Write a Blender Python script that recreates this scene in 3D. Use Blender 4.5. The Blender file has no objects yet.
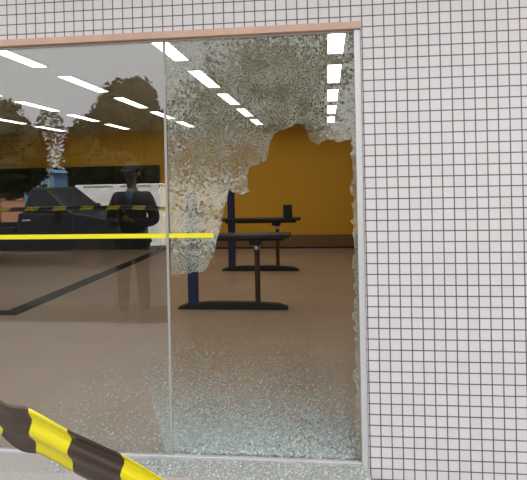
import bpy, bmesh, math, random
from mathutils import Vector, Matrix, noise
random.seed(7)
sc = bpy.context.scene
COL = sc.collection
PI = math.pi

# ------------------------------------------------------------------ camera
F_PX, CX, CY, ROLL, YAW, EYE = 550.0, 263.5, 181.3, 0.02, 0.115, 1.5
fwd = Vector((-math.sin(YAW), math.cos(YAW), 0))
rgt = Vector((math.cos(YAW), math.sin(YAW), 0))
up = Vector((0, 0, 1))
cam_d = bpy.data.cameras.new('camera')
cam = bpy.data.objects.new('camera', cam_d)
COL.objects.link(cam)
R = rgt * math.cos(ROLL) - up * math.sin(ROLL)
U = rgt * math.sin(ROLL) + up * math.cos(ROLL)
cam.matrix_world = Matrix(((R.x, U.x, -fwd.x, 0), (R.y, U.y, -fwd.y, 0), (R.z, U.z, -fwd.z, EYE), (0, 0, 0, 1)))
cam_d.sensor_fit = 'HORIZONTAL'
cam_d.sensor_width = 36.0
cam_d.lens = 36.0 * F_PX / 527.0
cam_d.shift_y = -(240 - CY) / 527.0
cam_d.clip_start = 0.05
cam_d.clip_end = 500
sc.camera = cam


def at(x, y, Y):
    """a point of the plane at depth Y in front of the tripod, from a sighting"""
    u = (x - CX) / F_PX
    v = (CY - y) / F_PX
    u2 = u * math.cos(ROLL) + v * math.sin(ROLL)
    v2 = v * math.cos(ROLL) - u * math.sin(ROLL)
    d = fwd + rgt * u2 + up * v2
    return Vector((0, 0, EYE)) + d * (Y / d.y)


GLASS = 2.90      # plane of the panes
FACE = 2.86       # outer face of the tiled wall
BACK = 12.2       # back wall of the hall
CEIL = 2.70
GND = -0.12       # pavement outside


def street(x, y, Yv):
    """where a thing stands in the street whose mirror image is sighted in the pane"""
    p = at(x, y, Yv)
    return Vector((p.x, 2 * GLASS - Yv, p.z))


# ------------------------------------------------------------------ materials
def nodes_of(name):
    m = bpy.data.materials.new(name)
    m.use_nodes = True
    nt = m.node_tree
    nt.nodes.clear()
    out = nt.nodes.new('ShaderNodeOutputMaterial')
    return m, nt, out


def N(nt, kind, **kw):
    n = nt.nodes.new(kind)
    for k, v in kw.items():
        if k in n.inputs.keys():
            n.inputs[k].default_value = v
        else:
            setattr(n, k, v)
    return n


def L(nt, a, b):
    nt.links.new(a, b)


def plain(name, col, rough=0.6, metal=0.0, spec=0.5, var=0.12, scale=6.0, bump=0.0, coords='Object'):
    m, nt, out = nodes_of(name)
    b = N(nt, 'ShaderNodeBsdfPrincipled', Roughness=rough, Metallic=metal)
    b.inputs['Specular IOR Level'].default_value = spec
    tc = N(nt, 'ShaderNodeTexCoord')
    nz = N(nt, 'ShaderNodeTexNoise', Scale=scale, Detail=4.0)
    L(nt, tc.outputs[coords], nz.inputs['Vector'])
    ramp = N(nt, 'ShaderNodeMapRange')
    ramp.inputs['To Min'].default_value = 1 - var
    ramp.inputs['To Max'].default_value = 1 + var
    L(nt, nz.outputs['Fac'], ramp.inputs['Value'])
    mul = N(nt, 'ShaderNodeMix', data_type='RGBA', blend_type='MULTIPLY')
    mul.inputs[0].default_value = 1.0
    mul.inputs[6].default_value = (*col, 1)
    L(nt, ramp.outputs[0], mul.inputs[7])
    L(nt, mul.outputs[2], b.inputs['Base Color'])
    if bump:
        bp = N(nt, 'ShaderNodeBump', Strength=bump, Distance=0.01)
        L(nt, nz.outputs['Fac'], bp.inputs['Height'])
        L(nt, bp.outputs[0], b.inputs['Normal'])
    L(nt, b.outputs[0], out.inputs[0])
    return m


def tiled(name, c1, c2, mortar, w, h, joint, rough, plane='XZ', spec=0.5, dirt=0.08, bump=0.3, shift=(0, 0), patch=None):
    m, nt, out = nodes_of(name)
    tc = N(nt, 'ShaderNodeTexCoord')
    sep = N(nt, 'ShaderNodeSeparateXYZ')
    L(nt, tc.outputs['Object'], sep.inputs[0])
    com = N(nt, 'ShaderNodeCombineXYZ')
    for i, ax in enumerate(plane):
        ad = N(nt, 'ShaderNodeMath', operation='ADD')
        ad.inputs[1].default_value = 50 * (w if i == 0 else h) + shift[i]
        L(nt, sep.outputs[ax], ad.inputs[0])
        L(nt, ad.outputs[0], com.inputs[i])
    br = N(nt, 'ShaderNodeTexBrick', offset=0.0, squash=1.0)
    br.inputs['Scale'].default_value = 1.0
    br.inputs['Brick Width'].default_value = w
    br.inputs['Row Height'].default_value = h
    br.inputs['Mortar Size'].default_value = joint
    br.inputs['Mortar Smooth'].default_value = 0.15
    br.inputs['Bias'].default_value = 0.0
    br.inputs['Color1'].default_value = (*c1, 1)
    br.inputs['Color2'].default_value = (*c2, 1)
    br.inputs['Mortar'].default_value = (*mortar, 1)
    L(nt, com.outputs[0], br.inputs['Vector'])
    nz = N(nt, 'ShaderNodeTexNoise', Scale=1.3, Detail=5.0)
    L(nt, tc.outputs['Object'], nz.inputs['Vector'])
    mr = N(nt, 'ShaderNodeMapRange')
    mr.inputs['To Min'].default_value = 1 - dirt
    mr.inputs['To Max'].default_value = 1 + dirt
    L(nt, nz.outputs['Fac'], mr.inputs['Value'])
    mul = N(nt, 'ShaderNodeMix', data_type='RGBA', blend_type='MULTIPLY')
    mul.inputs[0].default_value = 1.0
    L(nt, br.outputs['Color'], mul.inputs[6])
    L(nt, mr.outputs[0], mul.inputs[7])
    last = mul.outputs[2]
    b = N(nt, 'ShaderNodeBsdfPrincipled', Roughness=rough)
    b.inputs['Specular IOR Level'].default_value = spec
    L(nt, last, b.inputs['Base Color'])
    inv = N(nt, 'ShaderNodeMath', operation='SUBTRACT')
    inv.inputs[0].default_value = 1.0
    L(nt, br.outputs['Fac'], inv.inputs[1])
    bp = N(nt, 'ShaderNodeBump', Strength=bump, Distance=0.002)
    L(nt, inv.outputs[0], bp.inputs['Height'])
    L(nt, bp.outputs[0], b.inputs['Normal'])
    L(nt, b.outputs[0], out.inputs[0])
    return m


def fresnel_fac(nt, r0):
    lw = N(nt, 'ShaderNodeLayerWeight')
    lw.inputs['Blend'].default_value = 0.5
    pw = N(nt, 'ShaderNodeMath', operation='POWER')
    pw.inputs[1].default_value = 5.0
    L(nt, lw.outputs['Facing'], pw.inputs[0])
    ma = N(nt, 'ShaderNodeMath', operation='MULTIPLY_ADD')
    ma.inputs[1].default_value = 1 - r0
    ma.inputs[2].default_value = r0
    L(nt, pw.outputs[0], ma.inputs[0])
    return ma.outputs[0]


R0 = 0.1


def glass_mat():
    m, nt, out = nodes_of('clear pane glass')
    tr = N(nt, 'ShaderNodeBsdfTransparent')
    tr.inputs[0].default_value = (0.965, 0.975, 0.965, 1)
    gl = N(nt, 'ShaderNodeBsdfGlossy', Roughness=0.0)
    gl.inputs['Color'].default_value = (1, 1, 1, 1)
    mx = N(nt, 'ShaderNodeMixShader')
    L(nt, fresnel_fac(nt, R0), mx.inputs[0])
    L(nt, tr.outputs[0], mx.inputs[1])
    L(nt, gl.outputs[0], mx.inputs[2])
    L(nt, mx.outputs[0], out.inputs[0])
    return m


def crazed_mat():
    m, nt, out = nodes_of('crazed tempered glass')
    tc = N(nt, 'ShaderNodeTexCoord')
    wob = N(nt, 'ShaderNodeTexNoise', Scale=9.0, Detail=3.0)
    L(nt, tc.outputs['Object'], wob.inputs['Vector'])
    mp = N(nt, 'ShaderNodeVectorMath', operation='MULTIPLY_ADD')
    mp.inputs[1].default_value = (0.015, 0.015, 0.015)
    L(nt, wob.outputs['Color'], mp.inputs[0])
    L(nt, tc.outputs['Object'], mp.inputs[2])
    ve = N(nt, 'ShaderNodeTexVoronoi', feature='DISTANCE_TO_EDGE', Scale=72.0)
    vc = N(nt, 'ShaderNodeTexVoronoi', feature='F1', Scale=72.0)
    L(nt, mp.outputs[0], ve.inputs['Vector'])
    L(nt, mp.outputs[0], vc.inputs['Vector'])
    # patches where the cracks are denser and whiter
    pat = N(nt, 'ShaderNodeTexNoise', Scale=7.0, Detail=3.0)
    L(nt, tc.outputs['Object'], pat.inputs['Vector'])
    wid = N(nt, 'ShaderNodeMapRange')
    wid.inputs['From Min'].default_value = 0.35
    wid.inputs['From Max'].default_value = 0.7
    wid.inputs['To Min'].default_value = 0.035
    wid.inputs['To Max'].default_value = 0.15
    L(nt, pat.outputs['Fac'], wid.inputs['Value'])
    lt = N(nt, 'ShaderNodeMath', operation='LESS_THAN')
    L(nt, ve.outputs['Distance'], lt.inputs[0])
    L(nt, wid.outputs[0], lt.inputs[1])
    # each crumb is tipped a little on its own
    sub = N(nt, 'ShaderNodeVectorMath', operation='SUBTRACT')
    sub.inputs[1].default_value = (0.5, 0.5, 0.5)
    L(nt, vc.outputs['Color'], sub.inputs[0])
    scl = N(nt, 'ShaderNodeVectorMath', operation='SCALE')
    scl.inputs['Scale'].default_value = 0.04
    L(nt, sub.outputs[0], scl.inputs[0])
    geo = N(nt, 'ShaderNodeNewGeometry')
    add = N(nt, 'ShaderNodeVectorMath', operation='ADD')
    L(nt, geo.outputs['Normal'], add.inputs[0])
    L(nt, scl.outputs[0], add.inputs[1])
    nor = N(nt, 'ShaderNodeVectorMath', operation='NORMALIZE')
    L(nt, add.outputs[0], nor.inputs[0])
    tr = N(nt, 'ShaderNodeBsdfTransparent')
    tr.inputs[0].default_value = (0.94, 0.96, 0.93, 1)
    gl = N(nt, 'ShaderNodeBsdfGlossy', Roughness=0.02)
    L(nt, nor.outputs[0], gl.inputs['Normal'])
    mx = N(nt, 'ShaderNodeMixShader')
    L(nt, fresnel_fac(nt, R0), mx.inputs[0])
    L(nt, tr.outputs[0], mx.inputs[1])
    L(nt, gl.outputs[0], mx.inputs[2])
    df = N(nt, 'ShaderNodeBsdfDiffuse')
    df.inputs[0].default_value = (0.54, 0.56, 0.48, 1)
    tl = N(nt, 'ShaderNodeBsdfTranslucent')
    tl.inputs[0].default_value = (0.54, 0.56, 0.48, 1)
    dt = N(nt, 'ShaderNodeMixShader')
    dt.inputs[0].default_value = 0.35
    L(nt, df.outputs[0], dt.inputs[1])
    L(nt, tl.outputs[0], dt.inputs[2])
    fac = N(nt, 'ShaderNodeMath', operation='MULTIPLY')
    fac.inputs[1].default_value = CRACK
    L(nt, lt.outputs[0], fac.inputs[0])
    fin = N(nt, 'ShaderNodeMixShader')
    L(nt, fac.outputs[0], fin.inputs[0])
    L(nt, mx.outputs[0], fin.inputs[1])
    L(nt, dt.outputs[0], fin.inputs[2])
    L(nt, fin.outputs[0], out.inputs[0])
    return m


CRACK = 0.52


def emit_mat(name, col, s):
    m, nt, out = nodes_of(name)
    e = N(nt, 'ShaderNodeEmission', Strength=s)
    e.inputs[0].default_value = (*col, 1)
    L(nt, e.outputs[0], out.inputs[0])
    return m


def tape_mat():
    m, nt, out = nodes_of('hazard tape print')
    uv = N(nt, 'ShaderNodeUVMap', uv_map='UVMap')
    sep = N(nt, 'ShaderNodeSeparateXYZ')
    L(nt, uv.outputs[0], sep.inputs[0])
    sh = N(nt, 'ShaderNodeMath', operation='MULTIPLY_ADD')
    sh.inputs[1].default_value = -0.2      # slant of the stripes
    L(nt, sep.outputs['Y'], sh.inputs[0])
    L(nt, sep.outputs['X'], sh.inputs[2])
    dv = N(nt, 'ShaderNodeMath', operation='DIVIDE')
    dv.inputs[1].default_value = TAPE_PERIOD
    L(nt, sh.outputs[0], dv.inputs[0])
    fr = N(nt, 'ShaderNodeMath', operation='FRACT')
    L(nt, dv.outputs[0], fr.inputs[0])
    lt = N(nt, 'ShaderNodeMath', operation='LESS_THAN')
    lt.inputs[1].default_value = 0.47
    L(nt, fr.outputs[0], lt.inputs[0])
    mx = N(nt, 'ShaderNodeMix', data_type='RGBA')
    L(nt, lt.outputs[0], mx.inputs[0])
    mx.inputs[6].default_value = (0.075, 0.045, 0.030, 1)
    mx.inputs[7].default_value = (0.97, 0.86, 0.008, 1)
    b = N(nt, 'ShaderNodeBsdfPrincipled', Roughness=0.3)
    b.inputs['Specular IOR Level'].default_value = 0.6
    L(nt, mx.outputs[2], b.inputs['Base Color'])
    tl = N(nt, 'ShaderNodeBsdfTranslucent')
    L(nt, mx.outputs[2], tl.inputs[0])
    ms = N(nt, 'ShaderNodeMixShader')
    ms.inputs[0].default_value = 0.2
    L(nt, b.outputs[0], ms.inputs[1])
    L(nt, tl.outputs[0], ms.inputs[2])
    L(nt, ms.outputs[0], out.inputs[0])
    return m


TAPE_PERIOD = 0.205
M = {}
M['tile'] = tiled('mosaic wall tile', (0.655, 0.638, 0.642), (0.69, 0.662, 0.668), (0.12, 0.10, 0.10), 0.0552, 0.0552, 0.0032, 0.3, dirt=0.06, shift=(-0.0273, -0.0185))
M['salmon'] = plain('salmon plaster', (0.62, 0.42, 0.33), 0.8, var=0.2, scale=9)
M['yellow_wall'] = plain('ochre yellow paint', (0.80, 0.44, 0.045), 0.65, var=0.05, scale=1.2, spec=0.3)
M['inner'] = plain('pale plaster', (0.55, 0.5, 0.42), 0.8, var=0.04)
M['ceiling'] = plain('ceiling board', (0.62, 0.60, 0.55), 0.85, var=0.04, scale=2)
M['floor'] = tiled('polished floor tile', (0.46, 0.345, 0.25), (0.50, 0.375, 0.27), (0.33, 0.26, 0.19), 0.60, 0.60, 0.0025, 0.32, plane='XY', spec=0.5, dirt=0.16, bump=0.1, shift=(0.2, 0.1))
M['sill'] = plain('granite sill', (0.50, 0.46, 0.43), 0.6, var=0.45, scale=120, bump=0.2)
M['baseboard'] = plain('brown skirting', (0.24, 0.13, 0.06), 0.5)
M['dark_glass'] = plain('smoked panel', (0.022, 0.022, 0.02), 0.25, var=0.1, spec=0.3)
M['dark_metal'] = plain('dark bronze metal', (0.035, 0.028, 0.024), 0.8, spec=0.1)
M['black_metal'] = plain('black powder coat', (0.02, 0.019, 0.018), 0.5, spec=0.4)
M['navy'] = plain('navy paint', (0.018, 0.03, 0.10), 0.45, spec=0.4)
M['brown_metal'] = plain('brown pole', (0.055, 0.028, 0.022), 0.4)
M['chrome'] = plain('silver collar', (0.7, 0.7, 0.7), 0.25, metal=1.0, var=0.02)
M['black_top'] = plain('black laminate', (0.02, 0.02, 0.022), 0.4, spec=0.4)
M['alu'] = plain('satin aluminium', (0.66, 0.66, 0.67), 0.4, metal=0.35, var=0.05)
M['glass'] = glass_mat()
M['crazed'] = crazed_mat()
M['joint'] = plain('grey sealant', (0.36, 0.36, 0.33), 0.5)
M['stripe'] = plain('yellow film', (0.90, 0.80, 0.01), 0.5, var=0.03)
M['lamp'] = emit_mat('lit tube diffuser', (1.0, 0.96, 0.86), 6.6)
M['lamp_frame'] = plain('white lamp tray', (0.7, 0.7, 0.68), 0.5)
M['tape'] = tape_mat()
M['crumb'] = plain('broken glass crumb', (0.50, 0.56, 0.53), 0.25, var=0.25, scale=30, spec=0.8)
M['crumb2'] = plain('clear broken glass crumb', (0.70, 0.74, 0.72), 0.2, var=0.2, scale=30, spec=1.0)
M['concrete'] = plain('pavement concrete', (0.36, 0.33, 0.31), 0.85, var=0.2, scale=8, bump=0.3)
M['asphalt'] = plain('asphalt', (0.032, 0.032, 0.03), 0.9, var=0.2, scale=30, bump=0.3)
M['verge'] = plain('dusty verge', (0.20, 0.21, 0.14), 0.95, var=0.3, scale=3, bump=0.3)
M['earth'] = plain('red earth', (0.30, 0.13, 0.06), 0.95, var=0.3, scale=3, bump=0.3)
M['white_paint'] = plain('white limewash', (0.86, 0.86, 0.84), 0.8, var=0.04, scale=3)
M['blue_paint'] = plain('blue paint', (0.10, 0.24, 0.42), 0.6, var=0.1)
M['leaf'] = plain('dark leaf', (0.022, 0.032, 0.010), 0.6, var=0.4, scale=3, spec=0.15)
M['leaf_pale'] = plain('dusty leaf', (0.16, 0.17, 0.10), 0.7, var=0.3, scale=3, spec=0.2)
M['bark'] = plain('bark', (0.10, 0.075, 0.055), 0.9, var=0.3, scale=12, bump=0.5)
M['bark_pale'] = plain('pale bark', (0.42, 0.40, 0.36), 0.9, var=0.3, scale=12)
M['car_paint'] = plain('charcoal car paint', (0.018, 0.018, 0.022), 0.35, spec=0.4, var=0.03)
M['car_glass'] = plain('tinted car glass', (0.012, 0.014, 0.016), 0.15, spec=0.5, var=0.02)
M['rubber'] = plain('tyre rubber', (0.012, 0.012, 0.012), 0.8)
M['lens'] = plain('lamp lens', (0.7, 0.7, 0.68), 0.2)
M['red_lens'] = plain('red lens', (0.4, 0.01, 0.01), 0.2)
M['skin'] = plain('skin', (0.12, 0.065, 0.045), 0.55, var=0.05)
M['hair'] = plain('black hair', (0.01, 0.008, 0.007), 0.6)
M['jacket'] = plain('black jacket cloth', (0.014, 0.014, 0.018), 0.85, var=0.2, scale=20)
M['shirt'] = plain('blue shirt cloth', (0.05, 0.10, 0.18), 0.85, var=0.1)
M['trousers'] = plain('dark denim', (0.018, 0.022, 0.04), 0.85, var=0.2, scale=40)
M['shoe'] = plain('black leather', (0.015, 0.012, 0.01), 0.4)
M['eye'] = plain('eye white', (0.6, 0.58, 0.55), 0.3)
M['lip'] = plain('lip', (0.20, 0.07, 0.06), 0.5)
M['phone'] = plain('black phone', (0.01, 0.01, 0.012), 0.2)

# ------------------------------------------------------------------ mesh helpers


def link(name, bm, mat, parent=None, smooth=False, bevel=0.0, seg=2):
    me = bpy.data.meshes.new(name)
    bmesh.ops.recalc_face_normals(bm, faces=bm.faces)
    bm.to_mesh(me)
    bm.free()
    mats = mat if isinstance(mat, (list, tuple)) else [mat]
    for k in mats:
        me.materials.append(M[k])
    o = bpy.data.objects.new(name, me)
    COL.objects.link(o)
    if parent is not None:
        o.parent = parent
    if smooth:
        for p in me.polygons:
            p.use_smooth = True
    if bevel:
        b = o.modifiers.new('bevel', 'BEVEL')
        b.width = bevel
        b.segments = seg
        b.limit_method = 'ANGLE'
    return o


def box(bm, x0, x1, y0, y1, z0, z1):
    v = [bm.verts.new(p) for p in ((x0, y0, z0), (x1, y0, z0), (x1, y1, z0), (x0, y1, z0), (x0, y0, z1), (x1, y0, z1), (x1, y1, z1), (x0, y1, z1))]
    for f in ((0, 3, 2, 1), (4, 5, 6, 7), (0, 1, 5, 4), (1, 2, 6, 5), (2, 3, 7, 6), (3, 0, 4, 7)):
        bm.faces.new([v[i] for i in f])


def BX(*a):
    bm = bmesh.new()
    box(bm, *a)
    return bm


def prism(pts, y0, y1, axis='Y'):
    """outline in x,z pushed along y (or any plane pushed along axis)"""
    bm = bmesh.new()

    def mk(p, q):
        return {'Y': (p[0], q, p[1]), 'X': (q, p[0], p[1]), 'Z': (p[0], p[1], q)}[axis]
    a = [bm.verts.new(mk(p, y0)) for p in pts]
    b = [bm.verts.new(mk(p, y1)) for p in pts]
    bm.faces.new(a)
    bm.faces.new(b[::-1])
    n = len(pts)
    for i in range(n):
        bm.faces.new((a[i], a[(i + 1) % n], b[(i + 1) % n], b[i]))
    return bm


def cyl(bm, p0, p1, r0, r1=None, seg=20):
    p0, p1 = Vector(p0), Vector(p1)
    r1 = r0 if r1 is None else r1
    d = (p1 - p0).normalized()
    s = d.orthogonal().normalized()
    t = d.cross(s)
    A, B = [], []
    for i in range(seg):
        a = 2 * PI * i / seg
        o = s * math.cos(a) + t * math.sin(a)
        A.append(bm.verts.new(p0 + o * r0))
        B.append(bm.verts.new(p1 + o * r1))
    for i in range(seg):
        j = (i + 1) % seg
        bm.faces.new((A[i], A[j], B[j], B[i]))
    bm.faces.new(A[::-1])
    bm.faces.new(B)


def CY_(p0, p1, r0, r1=None, seg=20):
    bm = bmesh.new()
    cyl(bm, p0, p1, r0, r1, seg)
    return bm


def tag(o, label, cat, group=None):
    o['label'] = label
    o['category'] = cat
    if group:
        o['group'] = group
    return o


def thing(name, label, cat, loc=(0, 0, 0), rz=0.0, group=None):
    o = bpy.data.objects.new(name, None)
    COL.objects.link(o)
    o.location = loc
    o.rotation_euler = (0, 0, rz)
    return tag(o, label, cat, group)


def struct(o, label=None):
    o['kind'] = 'structure'
    if label:
        o['label'] = label
    return o


def copy_thing(root, loc, label):
    r = root.copy()
    COL.objects.link(r)
    r.location = loc
    r['label'] = label
    for ch in list(root.children):
        c = ch.copy()
        COL.objects.link(c)
        c.parent = r
        for g in list(ch.children):
            d = g.copy()
            COL.objects.link(d)
            d.parent = c
    return r


# ------------------------------------------------------------------ the building
XL, XR = -4.1, 0.187         # window opening
HEAD = 2.274                 # underside of the lintel
TOPZ = 6.3
ROOM_L, ROOM_R = -9.4, 2.4

bm = prism([(ROOM_L, GND), (XL, GND), (XL, HEAD + 0.038), (XR, HEAD + 0.038), (XR, GND), (4.2, GND), (4.2, TOPZ), (ROOM_L, TOPZ)], FACE, 3.02)
bm.normal_update()
for f in bm.faces:
    c = f.calc_center_median()
    if abs(c.z - HEAD - 0.038) < 1e-3 and abs(f.normal.z) > 0.9:
        f.material_index = 1
    elif abs(c.y - 3.02) < 1e-3:
        f.material_index = 2
wf = link('wall_front', bm, ['tile', 'salmon', 'inner'])
struct(wf, 'white mosaic tiled front wall with dark grout around the shop window')
struct(link('wall_back', BX(ROOM_L, ROOM_R, BACK, BACK + 0.2, GND, TOPZ), 'yellow_wall'), 'ochre yellow back wall of the hall')
struct(link('wall_left', BX(ROOM_L - 0.2, ROOM_L, FACE, BACK + 0.2, GND, TOPZ), 'inner'))
struct(link('wall_right', BX(ROOM_R, ROOM_R + 0.2, 3.02, BACK + 0.2, GND, TOPZ), 'inner'))
struct(link('ceiling', BX(ROOM_L, ROOM_R, 3.02, BACK, CEIL, CEIL + 0.15), 'ceiling'))
struct(link('roof', BX(ROOM_L, ROOM_R, 3.02, BACK, TOPZ - 0.3, TOPZ - 0.1), 'concrete'))
struct(link('floor', BX(ROOM_L, ROOM_R, GLASS + 0.03, BACK, -0.1, 0.0), 'floor'), 'polished beige brown tiled floor inside')
struct(link('trim_1', BX(XL, XR, 2.69, GLASS + 0.03, GND, 0.016), 'sill'), 'speckled stone sill under the shop window')
struct(link('baseboard_back', BX(-3.74, ROOM_R, BACK - 0.016, BACK, 0.0, 0.30), 'baseboard'), 'brown baseboard of the yellow wall')
struct(link('trim_2', BX(-3.74, ROOM_R, BACK - 0.03, BACK - 0.016, 0.0, 0.035), 'black_metal'))

struct(link('trim_6', BX(XL, XR, FACE - 0.004, GLASS + 0.03, HEAD, HEAD + 0.038), 'salmon', bevel=0.004), 'salmon strip along the top of the shop window')

# dark strips set along the tiled floor
struct(link('trim_3', prism([(-3.80, 6.02), (-3.62, 6.02), (-3.62, BACK - 0.06), (-3.80, BACK - 0.06)], 0.0, 0.025, 'Z'), 'dark_metal'), 'dark strip running back along the tiled floor')
struct(link('trim_4', BX(-3.80 - 2.6, -3.80, 6.02, 6.16, 0.0, 0.025), 'dark_metal'), 'dark strip crossing the tiled floor')

struct(link('added_eave', BX(ROOM_L, 4.2, FACE - 0.6, FACE, 3.05, 3.2), 'salmon'), 'added unseen salmon eave shading the top of the tiled wall')  # made-up overhang out of view, added to darken the upper wall

# smoked partition on the back wall
w2 = bpy.data.objects.new('window_2', None)
COL.objects.link(w2)
w2.location = (-6.2, BACK, 0)
struct(w2, 'long dark partition along the foot of the yellow wall')
x0, x1 = -8.9 + 6.2, -3.79 + 6.2
link('frame', BX(x0, x1, -0.06, 0, 1.86, 1.92), 'dark_metal', w2)
link('frame', BX(x0, x1, -0.06, 0, 0.0, 0.05), 'dark_metal', w2)
n = 5
for i in range(n + 1):
    cx = x0 + (x1 - x0 - 0.05) * i / n
    link('mullion', BX(cx, cx + 0.05, -0.06, 0, 0.05, 1.86), 'dark_metal', w2)
    if i < n:
        link('pane', BX(cx + 0.05, x0 + (x1 - x0 - 0.05) * (i + 1) / n, -0.035, -0.015, 0.05, 1.86), 'dark_glass', w2)

# ------------------------------------------------------------------ shop window
w1 = bpy.data.objects.new('window_1', None)
COL.objects.link(w1)
w1.location = (0, GLASS, 0)
struct(w1, 'wide frameless shop window with one intact and one shattered pane')
G2 = 0.004
link('frame', BX(0.152, XR, -0.03, 0.03, 0.0, HEAD), 'alu', w1, bevel=0.004)['label'] = 'aluminium jamb beside the shattered pane'
link('frame', BX(XL, 0.152, -0.014, 0.014, 0.0, 0.03), 'alu', w1, bevel=0.004)['label'] = 'pale bottom rail'
link('frame', BX(XL, 0.152, -0.012, 0.012, HEAD - 0.008, HEAD), 'alu', w1, bevel=0.003)['label'] = 'thin top channel'
JX = -0.862
p1 = link('glass_pane', BX(-2.02, JX - 0.008, -G2, G2, 0.03, HEAD - 0.008), 'glass', w1)
p1['label'] = 'intact pane mirroring trees and street'
p0 = link('glass_pane', BX(XL, -2.04, -G2, G2, 0.03, HEAD - 0.008), 'glass', w1)
link('sealant_joint', BX(JX - 0.008, JX + 0.005, -0.006, 0.006, 0.03, HEAD - 0.008), 'joint', w1)
link('sealant_joint', BX(-2.04, -2.02, -0.006, 0.006, 0.03, HEAD - 0.008), 'joint', w1)

# outline of what is left of the shattered sheet (sighted on the glass plane)
hole = [(171.5, 275), (180, 274), (190, 272.5), (202, 272), (208, 266), (213, 256), (216, 244), (219, 232), (221, 220), (225, 206),
        (228, 191), (236, 192), (243, 195), (249, 193), (247, 180), (248, 168), (257, 164), (267, 160), (269, 148), (271, 138), (277, 131), (287, 128),
        (299, 122), (305, 126), (310, 140), (319, 145), (328, 139), (338, 142), (347, 139), (352.5, 140)]
pts = [at(x, y, GLASS) for x, y in hole]
rnd = random.Random(3)
edge = []
for a, b in zip(pts, pts[1:]):
    n = max(1, int((b - a).length / 0.014))
    for i in range(n):
        p = a.lerp(b, i / n)
        j = 0.0 if (a is pts[0] and i == 0) else 0.006
        edge.append((p.x + rnd.uniform(-j, j), p.z + rnd.uniform(-j, j)))
edge.append((pts[-1].x, pts[-1].z))
z = pts[-1].z - 0.02
while z > 0.06:
    big = rnd.random() < 0.3
    w = rnd.uniform(0.012, 0.03) + (0.014 if big else 0)
    edge.append((0.152 - w, z))
    z -= rnd.uniform(0.014, 0.03)
edge.append((0.144, 0.031))
outline = [(JX + 0.005, HEAD - 0.008)] + [(max(x, JX + 0.005), zz) for x, zz in edge] + [(0.152, 0.031), (0.152, HEAD - 0.008)]
br = link('broken_glass_pane', prism(outline, -G2, G2), 'crazed', w1)
br['label'] = 'shattered pane, crazed remains hanging round a large hole'

# yellow safety stripe stuck across both sheets
ZS, HS = 1.216, 0.0125
for pane, xa, xb in ((p0, XL, -2.045), (p1, -2.015, JX - 0.009)):
    link('safety_stripe', BX(xa, xb, -G2 - 0.0012, -G2 - 0.0002, ZS - HS, ZS + HS), 'stripe', pane)['label'] = 'yellow safety stripe'
xe = -0.605
link('safety_stripe', prism([(JX + 0.006, ZS - HS), (xe - 0.006, ZS - HS), (xe, ZS - 0.004), (xe - 0.007, ZS + 0.004), (xe - 0.003, ZS + HS), (JX + 0.006, ZS + HS)], -G2 - 0.0012, -G2 - 0.0002), 'stripe', br)['label'] = 'torn end of the yellow safety stripe'

# ------------------------------------------------------------------ ceiling lights
rows = [(0.10, 'nearest the window jamb'), (-1.36, 'behind the crazed glass'), (-2.79, 'seen across the middle of the intact pane'),
        (-4.22, 'next beyond that seen across the intact pane'), (-5.65, 'farthest from the jamb')]
order = ['first', 'second', 'third', 'fourth', 'fifth']


def make_light():
    t = thing('ceiling_light', '', 'ceiling light', (0, 0, CEIL), 0, 'strip lights on the ceiling of the hall')
    bm = bmesh.new()
    # shallow tray: rim round the diffuser
    w, l, d = 0.085, 0.545, 0.03
    box(bm, -w, w, -l, l, -0.008, 0.0)
    box(bm, -w, -w + 0.014, -l, l, -d, -0.008)
    box(bm, w - 0.014, w, -l, l, -d, -0.008)
    box(bm, -w + 0.014, w - 0.014, -l, -l + 0.014, -d, -0.008)
    box(bm, -w + 0.014, w - 0.014, l - 0.014, l, -d, -0.008)
    link('tray', bm, 'lamp_frame', t)
    bm = bmesh.new()
    box(bm, -w + 0.015, w - 0.015, -l + 0.015, l - 0.015, -0.027, -0.010)
    link('diffuser', bm, 'lamp', t)
    return t


proto = make_light()
first = True
for x, where in rows:
    for k in range(5):
        loc = (x, 4.08 + 1.545 * k + 0.54, CEIL)
        lab = '%s strip light from the glass, row %s' % (order[k], where)
        if first:
            proto.location = loc
            proto['label'] = lab
            first = False
        else:
            copy_thing(proto, loc, lab)

# ------------------------------------------------------------------ counters inside


def make_counter(label):
    t = thing('standing_counter', label, 'counter', (-1.14, 6.42, 0))
    # low arched foot
    o = []
    L2 = 0.655
    prof = [(-L2, 0.0), (L2, 0.0), (L2, 0.03), (L2 - 0.1, 0.065), (0.25, 0.085), (-0.25, 0.085), (-L2 + 0.12, 0.065), (-L2 + 0.02, 0.03)]
    link('foot_bar', prism(prof, -0.05, 0.05), 'black_metal', t, bevel=0.006)
    link('post', BX(-0.53, -0.41, -0.03, 0.03, 0.065, 1.38), 'navy', t, bevel=0.006)['label'] = 'tall navy post'
    pl = link('pole', CY_((0.305, 0, 0.07), (0.305, 0, 0.845), 0.031), 'brown_metal', t, smooth=False)
    link('collar', CY_((0.305, 0, 0.70), (0.305, 0, 0.745), 0.037), 'chrome', pl)
    link('bracket', BX(0.22, 0.36, -0.045, 0.045, 0.755, 0.845), 'black_metal', t, bevel=0.005)
    link('tabletop', BX(-0.66, 0.70, -0.17, 0.17, 0.845, 0.885), 'black_top', t, bevel=0.006)
    link('back_rail', BX(-0.60, 0.62, 0.10, 0.13, 0.79, 0.845), 'black_metal', t, bevel=0.003)
    return t


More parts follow.
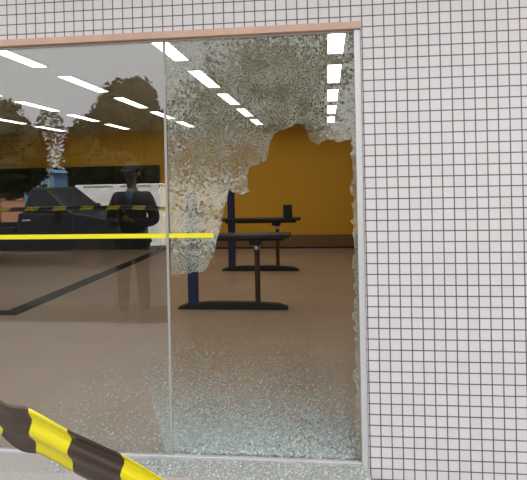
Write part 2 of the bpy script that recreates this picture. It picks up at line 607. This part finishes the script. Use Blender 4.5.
c1 = make_counter('black standing counter with navy post nearest the broken glass')
c2 = copy_thing(c1, (-1.15, 9.18, 0), 'black standing counter farther back carrying a small dark device')
for c in (c1, c2):
    c['group'] = 'standing counters in the hall'
d = thing('desk_device', 'small dark boxy device standing on the farther counter', 'device', (-0.66, 9.18, 0.885))
link('body', prism([(-0.075, 0), (0.075, 0), (0.065, 0.20), (-0.075, 0.20)], -0.06, 0.06), 'black_metal', d, bevel=0.006)
link('lid', BX(-0.082, 0.075, -0.066, 0.066, 0.20, 0.215), 'black_top', d, bevel=0.004)

# ------------------------------------------------------------------ broken glass on the ground


def crumbs(name, label, n, place, smin, smax, seed):
    r = random.Random(seed)
    verts, faces, mi = [], [], []
    for _ in range(n):
        x, y, z = place(r)
        s = [r.uniform(smin, smax) for _ in range(3)]
        s[2] *= 0.7
        m = Matrix.Rotation(r.uniform(0, 2 * PI), 3, 'Z') @ Matrix.Rotation(r.gauss(0, 0.35), 3, 'X')
        b = len(verts)
        z += s[2] * 0.5
        jit = [r.uniform(0.75, 1.15) for _ in range(8)]
        for i, (a, c, e) in enumerate(((-1, -1, -1), (1, -1, -1), (1, 1, -1), (-1, 1, -1), (-1, -1, 1), (1, -1, 1), (1, 1, 1), (-1, 1, 1))):
            v = m @ Vector((a * s[0] * jit[i], c * s[1] * jit[i], e * s[2])) * 0.5
            verts.append((x + v.x, y + v.y, z + v.z))
        k = 0 if r.random() < 0.7 else 1
        for f in ((0, 3, 2, 1), (4, 5, 6, 7), (0, 1, 5, 4), (1, 2, 6, 5), (2, 3, 7, 6), (3, 0, 4, 7)):
            faces.append([b + i for i in f])
            mi.append(k)
    me = bpy.data.meshes.new(name)
    me.from_pydata(verts, [], faces)
    me.materials.append(M['crumb'])
    me.materials.append(M['crumb2'])
    me.polygons.foreach_set('material_index', mi)
    o = bpy.data.objects.new(name, me)
    COL.objects.link(o)
    o['kind'] = 'stuff'
    tag(o, label, 'broken glass')
    return o


def inside(r):
    while True:
        y = 2.94 + r.expovariate(1 / (0.28 if r.random() < 0.66 else 0.85))
        if y > 5.2:
            continue
        x = r.uniform(-0.9 - (y - 2.94) * 0.45, 0.13) if r.random() < 0.9 else r.gauss(-0.5, 0.6)
        if r.random() < 0.06:
            x = r.uniform(-1.9, -0.8)
            y = 2.94 + abs(r.gauss(0, 0.8))
        if x > 0.16 + (y - 2.94) * 0.2 or x < -2.0:
            continue
        hump = 0.03 * math.exp(-(y - 2.94) / 0.25) * (1 if x > -0.86 else 0.2)
        return x, y, r.random() * hump


def outside(r):
    x = r.uniform(-1.0, 0.17) if r.random() < 0.85 else r.uniform(-1.5, -0.9)
    return x, r.uniform(2.70, 2.88), 0.016 + r.random() * 0.006


crumbs('broken_glass_debris', 'pale green crumbs of broken glass heaped on the floor inside', 19000, inside, 0.004, 0.012, 5)
crumbs('glass_debris', 'pale glass crumbs scattered on the stone sill', 1700, outside, 0.004, 0.010, 6)

# ------------------------------------------------------------------ hazard tape
path = [(-4.15, 2.835, 1.36), (-3.2, 2.18, 1.33), (-2.4, 1.80, 1.32), (-1.7, 1.48, 1.31), (-1.25, 1.27, 1.275), (-0.85, 1.09, 1.19)]
for (x, yt, yb, Y) in ((0, 396, 435, 0.95), (38, 411, 452, 0.90), (75, 429, 475, 0.865), (112, 445, 494, 0.84), (150, 464, 516, 0.82)):
    p = at(x, (yt + yb) / 2, Y)
    path.append((p.x, p.y, p.z))
path += [(0.0, 0.74, 0.93), (0.4, 0.62, 0.86), (1.0, 0.5, 0.82), (1.8, 0.4, 0.86)]


def catmull(P, per):
    P = [Vector(p) for p in P]
    out = []
    Q = [P[0] * 2 - P[1]] + P + [P[-1] * 2 - P[-2]]
    for i in range(1, len(Q) - 2):
        for k in range(per):
            t = k / per
            a, b, c, d_ = Q[i - 1], Q[i], Q[i + 1], Q[i + 2]
            out.append(0.5 * ((2 * b) + (c - a) * t + (2 * a - 5 * b + 4 * c - d_) * t * t + (3 * b - a - 3 * c + d_) * t ** 3))
    out.append(P[-1])
    return out


line = catmull(path, 14)
ref = at(0, 417.5, 0.95)
arc = [0.0]
for a, b in zip(line, line[1:]):
    arc.append(arc[-1] + (b - a).length)
i0 = min(range(len(line)), key=lambda i: (line[i] - ref).length)
NV = 12
TW = 0.094
bm = bmesh.new()
uvl = bm.loops.layers.uv.new('UVMap')
grid, info = [], {}
for i, p in enumerate(line):
    d_ = (line[min(i + 1, len(line) - 1)] - line[max(i - 1, 0)]).normalized()
    side = d_.cross(up).normalized()         # towards the camera side
    if side.y > 0:
        side = -side
    s = arc[i]
    lean = 0.08 * math.sin(s * 3.1 + 0.6)
    row = []
    for k in range(NV + 1):
        v = k / NV                           # 0 at the top edge, 1 at the bottom edge
        bunch = 1.0 - 0.68 * min(1.0, max(0.0, (-0.95 - p.x) / 0.35))   # twisted into a strand towards its tie
        h = (0.5 - v) * TW * bunch
        fold = 0.010 * math.sin(v * PI * 1.5 + 0.4 * math.sin(s * 4)) + 0.003 * math.sin(v * 15 + s * 9)
        if v < 0.22:                         # top edge turned over
            fold += 0.018 * (0.22 - v) / 0.22
        fold *= 1.0 + 1.2 * (1 - bunch)
        vert = bm.verts.new(p + up * (h * math.cos(lean)) + side * (fold + h * math.sin(lean)))
        info[vert] = (s - arc[i0], (0.5 - v) * TW)
        row.append(vert)
    grid.append(row)
for a, b in zip(grid, grid[1:]):
    for k in range(NV):
        f = bm.faces.new((a[k], b[k], b[k + 1], a[k + 1]))
        for lp in f.loops:
            u_, v_ = info[lp.vert]
            lp[uvl].uv = (u_ - 0.105 + 20 * TAPE_PERIOD, v_)
tp = link('barrier_tape', bm, 'tape', smooth=True)
so = tp.modifiers.new('solid', 'SOLIDIFY')
so.thickness = 0.0006
tag(tp, 'yellow and black striped barrier tape strung in front of the window', 'tape')

# ------------------------------------------------------------------ the street
struct(link('pavement', BX(-22, 12, -0.25, FACE, GND - 0.2, GND), 'concrete'), 'concrete pavement before the shop')
struct(link('kerb', BX(-22, 12, -0.4, -0.25, GND - 0.25, GND), 'concrete'))
struct(link('road', BX(-90, 60, -8.3, -0.4, GND - 0.3, GND - 0.02), 'asphalt'))
struct(link('verge', BX(-90, 60, -14.5, -8.3, GND - 0.3, GND - 0.06), 'verge'))
struct(link('ground', BX(-90, 60, -110, -14.5, GND - 0.3, GND - 0.06), 'earth'))

gz = GND - 0.06
a = street(78, 185, 14.6)
b = street(236, 185, 14.6)
bw = thing('boundary_wall', 'low white wall across the street mirrored in the pane', 'wall', (0.5 * (a.x + b.x), a.y, gz))
hw = 0.5 * (b.x - a.x)
link('wall_body', BX(-hw, hw, -0.09, 0.09, 0, a.z - gz - 0.05), 'white_paint', bw)
link('coping', BX(-hw - 0.03, hw + 0.03, -0.12, 0.12, a.z - gz - 0.05, a.z - gz), 'white_paint', bw, bevel=0.01)
for i in range(5):
    xx = -hw + 0.1 + (2 * hw - 0.2) * i / 4
    link('pier', BX(xx - 0.1, xx + 0.1, 0.09, 0.13, 0, a.z - gz - 0.05), 'white_paint', bw)

p = street(46, 170, 54.0)
kk = thing('building', 'small blue building beyond the red earth lot mirrored in the pane', 'building', (p.x, p.y, gz))
kh = p.z - gz
link('walls', BX(-1.6, 1.6, -1.5, 1.5, 0, kh - 0.35), 'blue_paint', kk, bevel=0.02)
link('roof', prism([(-1.8, kh - 0.35), (1.8, kh - 0.35), (1.1, kh), (-1.1, kh)], -1.7, 1.7), 'blue_paint', kk)
link('door', BX(-1.1, -0.3, 1.5, 1.53, 0, 2.0), 'car_glass', kk)
wn = link('window', BX(0.3, 1.2, 1.5, 1.54, 1.0, 1.9), 'joint', kk)
link('window_pane', BX(0.36, 1.14, 1.54, 1.55, 1.06, 1.84), 'car_glass', wn)


def leafy(bm, c, rad, n, size, r, flat=0.0):
    """leaves spread through a rounded mass"""
    for _ in range(n):
        d_ = Vector((r.gauss(0, 1), r.gauss(0, 1), r.gauss(0, 1))).normalized()
        k = 0.7 + 0.34 * r.random() ** 0.7 if r.random() < 0.7 else r.random() ** 0.33
        bump = 1 + 0.10 * noise.noise(d_ * 2.3 + Vector(c))
        q = Vector((c[0] + d_.x * rad[0] * k * bump, c[1] + d_.y * rad[1] * k * bump, c[2] + d_.z * rad[2] * k * bump))
        s = size * r.uniform(0.6, 1.3)
        ax = Vector((r.gauss(0, 1), r.gauss(0, 1), r.gauss(0, 1))).normalized()
        t = ax.orthogonal().normalized() * s * 0.5
        ax = ax * s
        bm.faces.new([bm.verts.new(q - ax), bm.verts.new(q + t), bm.verts.new(q + ax), bm.verts.new(q - t)])


def tree(label, base, masses, n, size, trunk_r, leaf='leaf', bark='bark', seed=1, core=True, forks=()):
    r = random.Random(seed)
    t = thing('street_tree', label, 'tree', base, 0, 'trees across the street')
    bm = bmesh.new()
    tot = sum(m[3] * m[4] * m[5] for m in masses)
    for (x, y, z, rx, ry, rz) in masses:
        leafy(bm, (x, y, z), (rx, ry, rz), int(n * rx * ry * rz / tot), size, r)
    if core:
        for (x, y, z, rx, ry, rz) in masses:
            res = bmesh.ops.create_icosphere(bm, subdivisions=3, radius=1.0)
            for v in res['verts']:
                k = 0.93 + 0.10 * noise.noise(v.co * 3 + Vector((seed, x, z)))
                v.co = Vector((x + v.co.x * rx * k, y + v.co.y * ry * k, z + v.co.z * rz * k))
    # leaves are loose by nature: recalculating normals is harmless
    link('crown', bm, leaf, t)
    topz = masses[0][2]
    bm = bmesh.new()
    cyl(bm, (0, 0, 0), (0.05, 0, topz * 0.6), trunk_r * 1.2, trunk_r * 0.8, 12)
    for k in range(4):
        m = masses[k % len(masses)]
        cyl(bm, (0.05, 0, topz * 0.55), (m[0] * 0.7 + 0.2 * (k - 1.5), m[1] + 0.2 * (k % 2), m[2]), trunk_r * 0.6, trunk_r * 0.2, 8)
    link('trunk', bm, bark, t)
    return t


def crown_from(px, Yv, blobs):
    """blobs: (x, y, half width, half height) sighted; returns base and masses relative to it"""
    b = street(px, 200, Yv)
    base = Vector((b.x, b.y, gz))
    out = []
    for (x, y, hw_, hh) in blobs:
        q = street(x, y, Yv)
        out.append((q.x - base.x, 0.0, q.z - base.z, hw_ * Yv / F_PX, hw_ * Yv / F_PX * 0.8, hh * Yv / F_PX))
    return base, out


base, ms = crown_from(122, 16.2, [(127, 128, 38, 50), (98, 150, 36, 38), (150, 146, 20, 52), (138, 104, 20, 29), (112, 165, 46, 26)])
tree('rounded dark tree mirrored in the middle of the intact pane', base, ms, 12000, 0.085, 0.14, seed=2)
base, ms = crown_from(-5, 16.2, [(-6, 146, 42, 52), (22, 158, 27, 40), (-40, 150, 40, 40), (4, 170, 46, 24)])
tree('rounded dark tree mirrored at the outer edge of the intact pane', base, ms, 10000, 0.085, 0.14, seed=3)
base, ms = crown_from(258, 17, [(265, 92, 60, 60), (222, 118, 44, 54), (305, 95, 33, 55), (330, 55, 24, 24), (205, 148, 32, 36), (296, 140, 40, 40), (250, 155, 66, 38)])
tree('largest dark tree mirrored in the crazed pane', base, ms, 15000, 0.085, 0.17, seed=4)
base, ms = crown_from(48, 19, [(50, 128, 15, 20), (40, 140, 13, 18), (58, 146, 12, 22), (48, 118, 9, 12)])
tree('sparse pale tree mirrored between two dark trees', base, ms, 900, 0.075, 0.05, leaf='leaf_pale', bark='bark_pale', seed=5, core=False)

hd = thing('hedge', 'long dark hedge far across the street mirrored in the pane', 'hedge', (-19, 2 * GLASS - 60, gz))
r = random.Random(9)
bm = bmesh.new()
for i in range(26):
    leafy(bm, (-29 + i * 2.3, r.uniform(-0.3, 0.3), 2.1), (1.9, 1.2, 2.0 + r.uniform(-0.2, 0.25)), 700, 0.26, r)
box(bm, -30, 30, -0.6, 0.6, 0.3, 3.3)
link('foliage', bm, 'leaf', hd)
bm = bmesh.new()
for i in range(14):
    cyl(bm, (-28 + i * 4.3, 0, 0), (-28 + i * 4.3, 0, 0.8), 0.1, 0.08, 8)
link('stem', bm, 'bark', hd)['kind'] = 'stuff'

# ------------------------------------------------------------------ parked car (side on, nose towards +x)
q = street(106, 208, 12.0)
car = thing('car', 'charcoal pickup truck parked across the road mirrored in the pane', 'car', (q.x, 2 * GLASS - 12.0 + 0.85, GND - 0.02))
car.scale = (1.0, 1.0, 1.05)
cy0, cy1 = -0.84, 0.84
# lower body profile, x from the foot of the windscreen
lower = [(-3.9, 0.62), (-3.88, 0.42), (-3.6, 0.34), (0.82, 0.30), (0.97, 0.36), (1.0, 0.58), (0.93, 0.84), (0.6, 0.95), (0.0, 1.04), (-1.13, 1.05), (-1.18, 0.66)]
body = link('body', prism(lower, cy0, cy1), 'car_paint', car, bevel=0.04, seg=3)
bm = bmesh.new()
box(bm, -3.9, -1.19, cy0, cy0 + 0.07, 0.63, 0.78)
link('bed_side', bm, 'car_paint', car, bevel=0.015)
link('bed_side', BX(-3.9, -1.19, cy1 - 0.07, cy1, 0.63, 0.78), 'car_paint', car, bevel=0.015)
link('tailgate', BX(-3.92, -3.85, cy0 + 0.075, cy1 - 0.075, 0.63, 0.78), 'car_paint', car, bevel=0.015)
bm = bmesh.new()
# cabin: narrower at the roof
foot = [(0.0, 1.03), (-0.60, 1.53), (-0.95, 1.53), (-1.10, 1.03)]
A = [bm.verts.new((x, cy0 + (0.04 if z < 1.2 else 0.2), z)) for x, z in foot]
B = [bm.verts.new((x, cy1 - (0.04 if z < 1.2 else 0.2), z)) for x, z in foot]
bm.faces.new(A)
bm.faces.new(B[::-1])
for i in range(4):
    bm.faces.new((A[i], A[(i + 1) % 4], B[(i + 1) % 4], B[i]))
link('cabin', bm, 'car_paint', car, bevel=0.05, seg=3)
for sgn, yy in ((1, cy1), (-1, cy0)):
    def sidep(x, z):
        return (x, yy - sgn * (0.04 + 0.16 * (z - 1.03) / 0.5) + sgn * 0.004, z)
    for quad in ([(-0.14, 1.08), (-0.60, 1.47), (-0.91, 1.47), (-1.02, 1.08)],):
        bm = bmesh.new()
        f0 = [bm.verts.new(sidep(*c)) for c in quad]
        f1 = [bm.verts.new(Vector(sidep(*c)) + Vector((0, -sgn * 0.012, 0))) for c in quad]
        bm.faces.new(f0)
        bm.faces.new(f1[::-1])
        for i in range(4):
            bm.faces.new((f0[i], f0[(i + 1) % 4], f1[(i + 1) % 4], f1[i]))
        link('side_window', bm, 'car_glass', car)
    for wx in (0.30, -3.0):
        wh = link('wheel', CY_((wx, yy - sgn * 0.19, 0.30), (wx, yy + sgn * 0.015, 0.30), 0.30, None, 28), 'rubber', car, bevel=0.02)
        link('hub', CY_((wx, yy + sgn * 0.0, 0.30), (wx, yy + sgn * 0.022, 0.30), 0.19, 0.17, 20), 'dark_metal', wh)
    link('mirror', BX(-0.32, -0.18, min(yy, yy + sgn * 0.17), max(yy, yy + sgn * 0.17), 1.04, 1.16), 'car_paint', car, bevel=0.03)
    link('headlight', BX(0.86, 0.965, yy - sgn * 0.42 if sgn > 0 else yy + 0.06, yy - 0.06 if sgn > 0 else yy + 0.42, 0.66, 0.78), 'lens', car, bevel=0.02)
    link('tail_light', BX(-3.93, -3.86, yy - 0.24 if sgn > 0 else yy + 0.04, yy - 0.04 if sgn > 0 else yy + 0.24, 0.64, 0.76), 'red_lens', car, bevel=0.02)
    link('door_handle', BX(-1.02, -0.86, yy - 0.01 if sgn > 0 else yy - 0.025, yy + 0.025 if sgn > 0 else yy + 0.01, 0.90, 0.93), 'alu', car)

# ------------------------------------------------------------------ bystander, seen mirrored in the intact pane
pq = street(132, 177, 6.3)
HT = 1.86
per = thing('person', 'person in black cap, black jacket and blue shirt mirrored in the intact pane', 'person', (pq.x, pq.y, GND))


def skin(name, mat, joints, bones, root, parent, sub=2):
    bm = bmesh.new()
    lay = bm.verts.layers.skin.verify()
    vs = {}
    for k, (co, rad) in joints.items():
        v = bm.verts.new(co)
        rr = rad if isinstance(rad, tuple) else (rad, rad)
        v[lay].radius = rr
        v[lay].use_root = (k == root)
        vs[k] = v
    for a_, b_ in bones:
        bm.edges.new((vs[a_], vs[b_]))
    me = bpy.data.meshes.new(name)
    bm.to_mesh(me)
    bm.free()
    me.materials.append(M[mat])
    o = bpy.data.objects.new(name, me)
    COL.objects.link(o)
    o.parent = parent
    s = o.modifiers.new('skin', 'SKIN')
    s.use_smooth_shade = True
    s.branch_smoothing = 0.3
    q_ = o.modifiers.new('sub', 'SUBSURF')
    q_.levels = q_.render_levels = sub
    return o


# joints (x to the right in the mirror, +y towards the shop, z up)
J = {'pel': ((0, 0, 0.98), (0.15, 0.11)), 'wst': ((0, 0, 1.14), (0.14, 0.105)), 'chs': ((0, 0, 1.36), (0.165, 0.12)), 'nkb': ((0, 0, 1.53), (0.075, 0.07)),
     'nk': ((0, 0.015, 1.60), (0.058, 0.06)), 'jaw': ((0, 0.035, 1.665), (0.062, 0.075)), 'hd': ((0, 0.025, 1.745), (0.078, 0.098)), 'tp': ((0, 0.01, 1.81), (0.062, 0.075))}
Bn = [('pel', 'wst'), ('wst', 'chs'), ('chs', 'nkb'), ('nkb', 'nk'), ('nk', 'jaw'), ('jaw', 'hd'), ('hd', 'tp')]
for s, n_ in ((1, 'r'), (-1, 'l')):
    J.update({'sh' + n_: ((s * 0.19, 0, 1.47), 0.068), 'el' + n_: ((s * 0.275, -0.02, 1.18), 0.046), 'fa' + n_: ((s * 0.17, 0.17, 1.17), 0.038), 'wr' + n_: ((s * 0.075, 0.27, 1.20), (0.024, 0.03)),
              'pm' + n_: ((s * 0.045, 0.315, 1.225), (0.018, 0.036)),
              'hp' + n_: ((s * 0.10, 0, 0.90), 0.095), 'kn' + n_: ((s * 0.12, 0.02, 0.50), 0.06), 'cf' + n_: ((s * 0.125, -0.01, 0.34), 0.056), 'an' + n_: ((s * 0.13, -0.02, 0.09), 0.038), 'to' + n_: ((s * 0.15, 0.14, 0.035), 0.032)})
    Bn += [('chs', 'sh' + n_), ('sh' + n_, 'el' + n_), ('el' + n_, 'fa' + n_), ('fa' + n_, 'wr' + n_), ('wr' + n_, 'pm' + n_), ('pel', 'hp' + n_), ('hp' + n_, 'kn' + n_), ('kn' + n_, 'cf' + n_), ('cf' + n_, 'an' + n_), ('an' + n_, 'to' + n_)]
    # fingers closing round the phone
    for i, (dz, ln) in enumerate(((0.030, 0.068), (0.010, 0.078), (-0.010, 0.072), (-0.028, 0.056))):
        b0 = Vector((s * 0.038, 0.335, 1.228 + dz))
        J['f%d0%s' % (i, n_)] = (b0, 0.0095)
        J['f%d1%s' % (i, n_)] = (b0 + Vector((-s * 0.002, ln * 0.5, 0.004)), 0.0085)
        J['f%d2%s' % (i, n_)] = (b0 + Vector((-s * 0.022, ln * 0.75, 0.004)), 0.0075)
        Bn += [('pm' + n_, 'f%d0%s' % (i, n_)), ('f%d0%s' % (i, n_), 'f%d1%s' % (i, n_)), ('f%d1%s' % (i, n_), 'f%d2%s' % (i, n_))]
    J['t0' + n_] = (Vector((s * 0.048, 0.30, 1.265)), 0.011)
    J['t1' + n_] = (Vector((s * 0.030, 0.325, 1.285)), 0.009)
    Bn += [('pm' + n_, 't0' + n_), ('t0' + n_, 't1' + n_)]
body_ = skin('body', 'skin', J, Bn, 'pel', per)


def blob(name, mat, c, rad, parent, seg=16, cut=None):
    bm = bmesh.new()
    bmesh.ops.create_uvsphere(bm, u_segments=seg * 2, v_segments=seg, radius=1)
    if cut:
        bmesh.ops.delete(bm, geom=[v for v in bm.verts if cut(v.co)], context='VERTS')
    for v in bm.verts:
        v.co = Vector((c[0] + v.co.x * rad[0], c[1] + v.co.y * rad[1], c[2] + v.co.z * rad[2]))
    return link(name, bm, mat, parent, smooth=True)


for s in (1, -1):
    blob('eye', 'eye', (s * 0.031, 0.113, 1.745), (0.012, 0.008, 0.008), per, 8)
    blob('ear', 'skin', (s * 0.083, 0.01, 1.735), (0.012, 0.022, 0.033), per, 8)
blob('nose', 'skin', (0, 0.122, 1.715), (0.015, 0.018, 0.024), per, 8)
blob('mouth', 'lip', (0, 0.108, 1.672), (0.026, 0.008, 0.009), per, 8)
blob('hair', 'hair', (0, -0.005, 1.755), (0.094, 0.112, 0.105), per, 14, cut=lambda v: v.y > 0.25 or v.z < -0.55)
blob('cap', 'jacket', (0, 0.01, 1.785), (0.102, 0.125, 0.105), per, 14, cut=lambda v: v.z < 0.0)
bm = bmesh.new()
bmesh.ops.create_uvsphere(bm, u_segments=24, v_segments=8, radius=1)
for v in bm.verts:
    v.co = Vector((v.co.x * 0.085, 0.13 + v.co.y * 0.085, 1.787 + v.co.z * 0.008 - 0.03 * (v.co.y > 0) * v.co.y))
link('cap_brim', bm, 'jacket', per, smooth=True)
# clothes follow the body
CJ, CB = {}, []
for k in ('pel', 'wst', 'chs', 'nkb'):
    co, rd = J[k]
    CJ[k] = (co, (rd[0] + 0.030, rd[1] + 0.028))
CB += [('pel', 'wst'), ('wst', 'chs'), ('chs', 'nkb')]
for n_ in 'rl':
    for k, g in (('sh', 0.026), ('el', 0.026), ('fa', 0.022)):
        co, rd = J[k + n_]
        CJ[k + n_] = (co, rd + g)
    w_ = Vector(J['fa' + n_][0]).lerp(Vector(J['wr' + n_][0]), 0.85)
    CJ['cu' + n_] = (w_, 0.043)
    CB += [('chs', 'sh' + n_), ('sh' + n_, 'el' + n_), ('el' + n_, 'fa' + n_), ('fa' + n_, 'cu' + n_)]
skin('jacket', 'jacket', CJ, CB, 'pel', per)
sf = blob('shirt_front', 'shirt', (0, 0.10, 1.45), (0.06, 0.055, 0.12), per, 12)
for v in sf.data.vertices:
    v.co.x *= 0.15 + 0.85 * max(0.0, min(1.0, (v.co.z - 1.33) / 0.2))
TJ = {'pel': ((0, 0, 0.97), (0.165, 0.125))}
TB = []
for n_ in 'rl':
    for k, g in (('hp', 0.016), ('kn', 0.020), ('cf', 0.020)):
        co, rd = J[k + n_]
        TJ[k + n_] = (co, rd + g)
    co = J['an' + n_][0]
    TJ['an' + n_] = ((co[0], co[1], 0.10), 0.062)
    TB += [('pel', 'hp' + n_), ('hp' + n_, 'kn' + n_), ('kn' + n_, 'cf' + n_), ('cf' + n_, 'an' + n_)]
skin('trousers', 'trousers', TJ, TB, 'pel', per)
for s in (1, -1):
    SJ = {'a': ((s * 0.13, -0.05, 0.05), (0.048, 0.046)), 'b': ((s * 0.137, 0.04, 0.05), (0.048, 0.044)), 'c': ((s * 0.155, 0.17, 0.036), (0.044, 0.034))}
    skin('shoe', 'shoe', SJ, [('a', 'b'), ('b', 'c')], 'a', per)
ph = thing('phone', 'black phone held in front of the mirrored person in the cap', 'phone', (pq.x, pq.y + 0.345, GND + 1.19))
link('phone_body', BX(-0.036, 0.036, 0.0, 0.009, 0, 0.148), 'phone', ph, bevel=0.004)
link('camera_lens', CY_((0.02, 0.009, 0.13), (0.02, 0.011, 0.13), 0.007), 'lens', ph)

# ------------------------------------------------------------------ daylight
w = bpy.data.worlds.new('overcast sky')
sc.world = w
w.use_nodes = True
nt = w.node_tree
nt.nodes.clear()
out = nt.nodes.new('ShaderNodeOutputWorld')
bg = nt.nodes.new('ShaderNodeBackground')
tc = nt.nodes.new('ShaderNodeTexCoord')
nz = N(nt, 'ShaderNodeTexNoise', Scale=2.2, Detail=5.0)
L(nt, tc.outputs['Generated'], nz.inputs['Vector'])
mx = N(nt, 'ShaderNodeMix', data_type='RGBA')
mx.inputs[6].default_value = (0.90, 0.95, 1.02, 1)
mx.inputs[7].default_value = (1.0, 1.0, 1.0, 1)
L(nt, nz.outputs['Fac'], mx.inputs[0])
L(nt, mx.outputs[2], bg.inputs[0])
bg.inputs[1].default_value = 1.9
L(nt, bg.outputs[0], out.inputs[0])
sd = bpy.data.lights.new('sun', 'SUN')
sd.energy = 10.0
sd.angle = 0.02
sd.color = (1.0, 0.95, 0.86)
so_ = bpy.data.objects.new('sun', sd)
COL.objects.link(so_)
dirv = Vector((-0.30, -0.62, -0.95)).normalized()
so_.rotation_euler = dirv.to_track_quat('-Z', 'Y').to_euler()
so_.location = (3, 14, 15)

# ------------------------------------------------------------------ picture settings
vs_ = sc.view_settings
vs_.view_transform = 'Standard'
vs_.look = 'None'
vs_.exposure = 0.0
vs_.gamma = 1.0
vs_.use_curve_mapping = False
sc.cycles.use_denoising = True
sc.cycles.max_bounces = 12
sc.cycles.transparent_max_bounces = 16
sc.cycles.diffuse_bounces = 5
sc.cycles.glossy_bounces = 4
sc.cycles.caustics_reflective = False
sc.cycles.caustics_refractive = False
sc.cycles.sample_clamp_indirect = 6.0
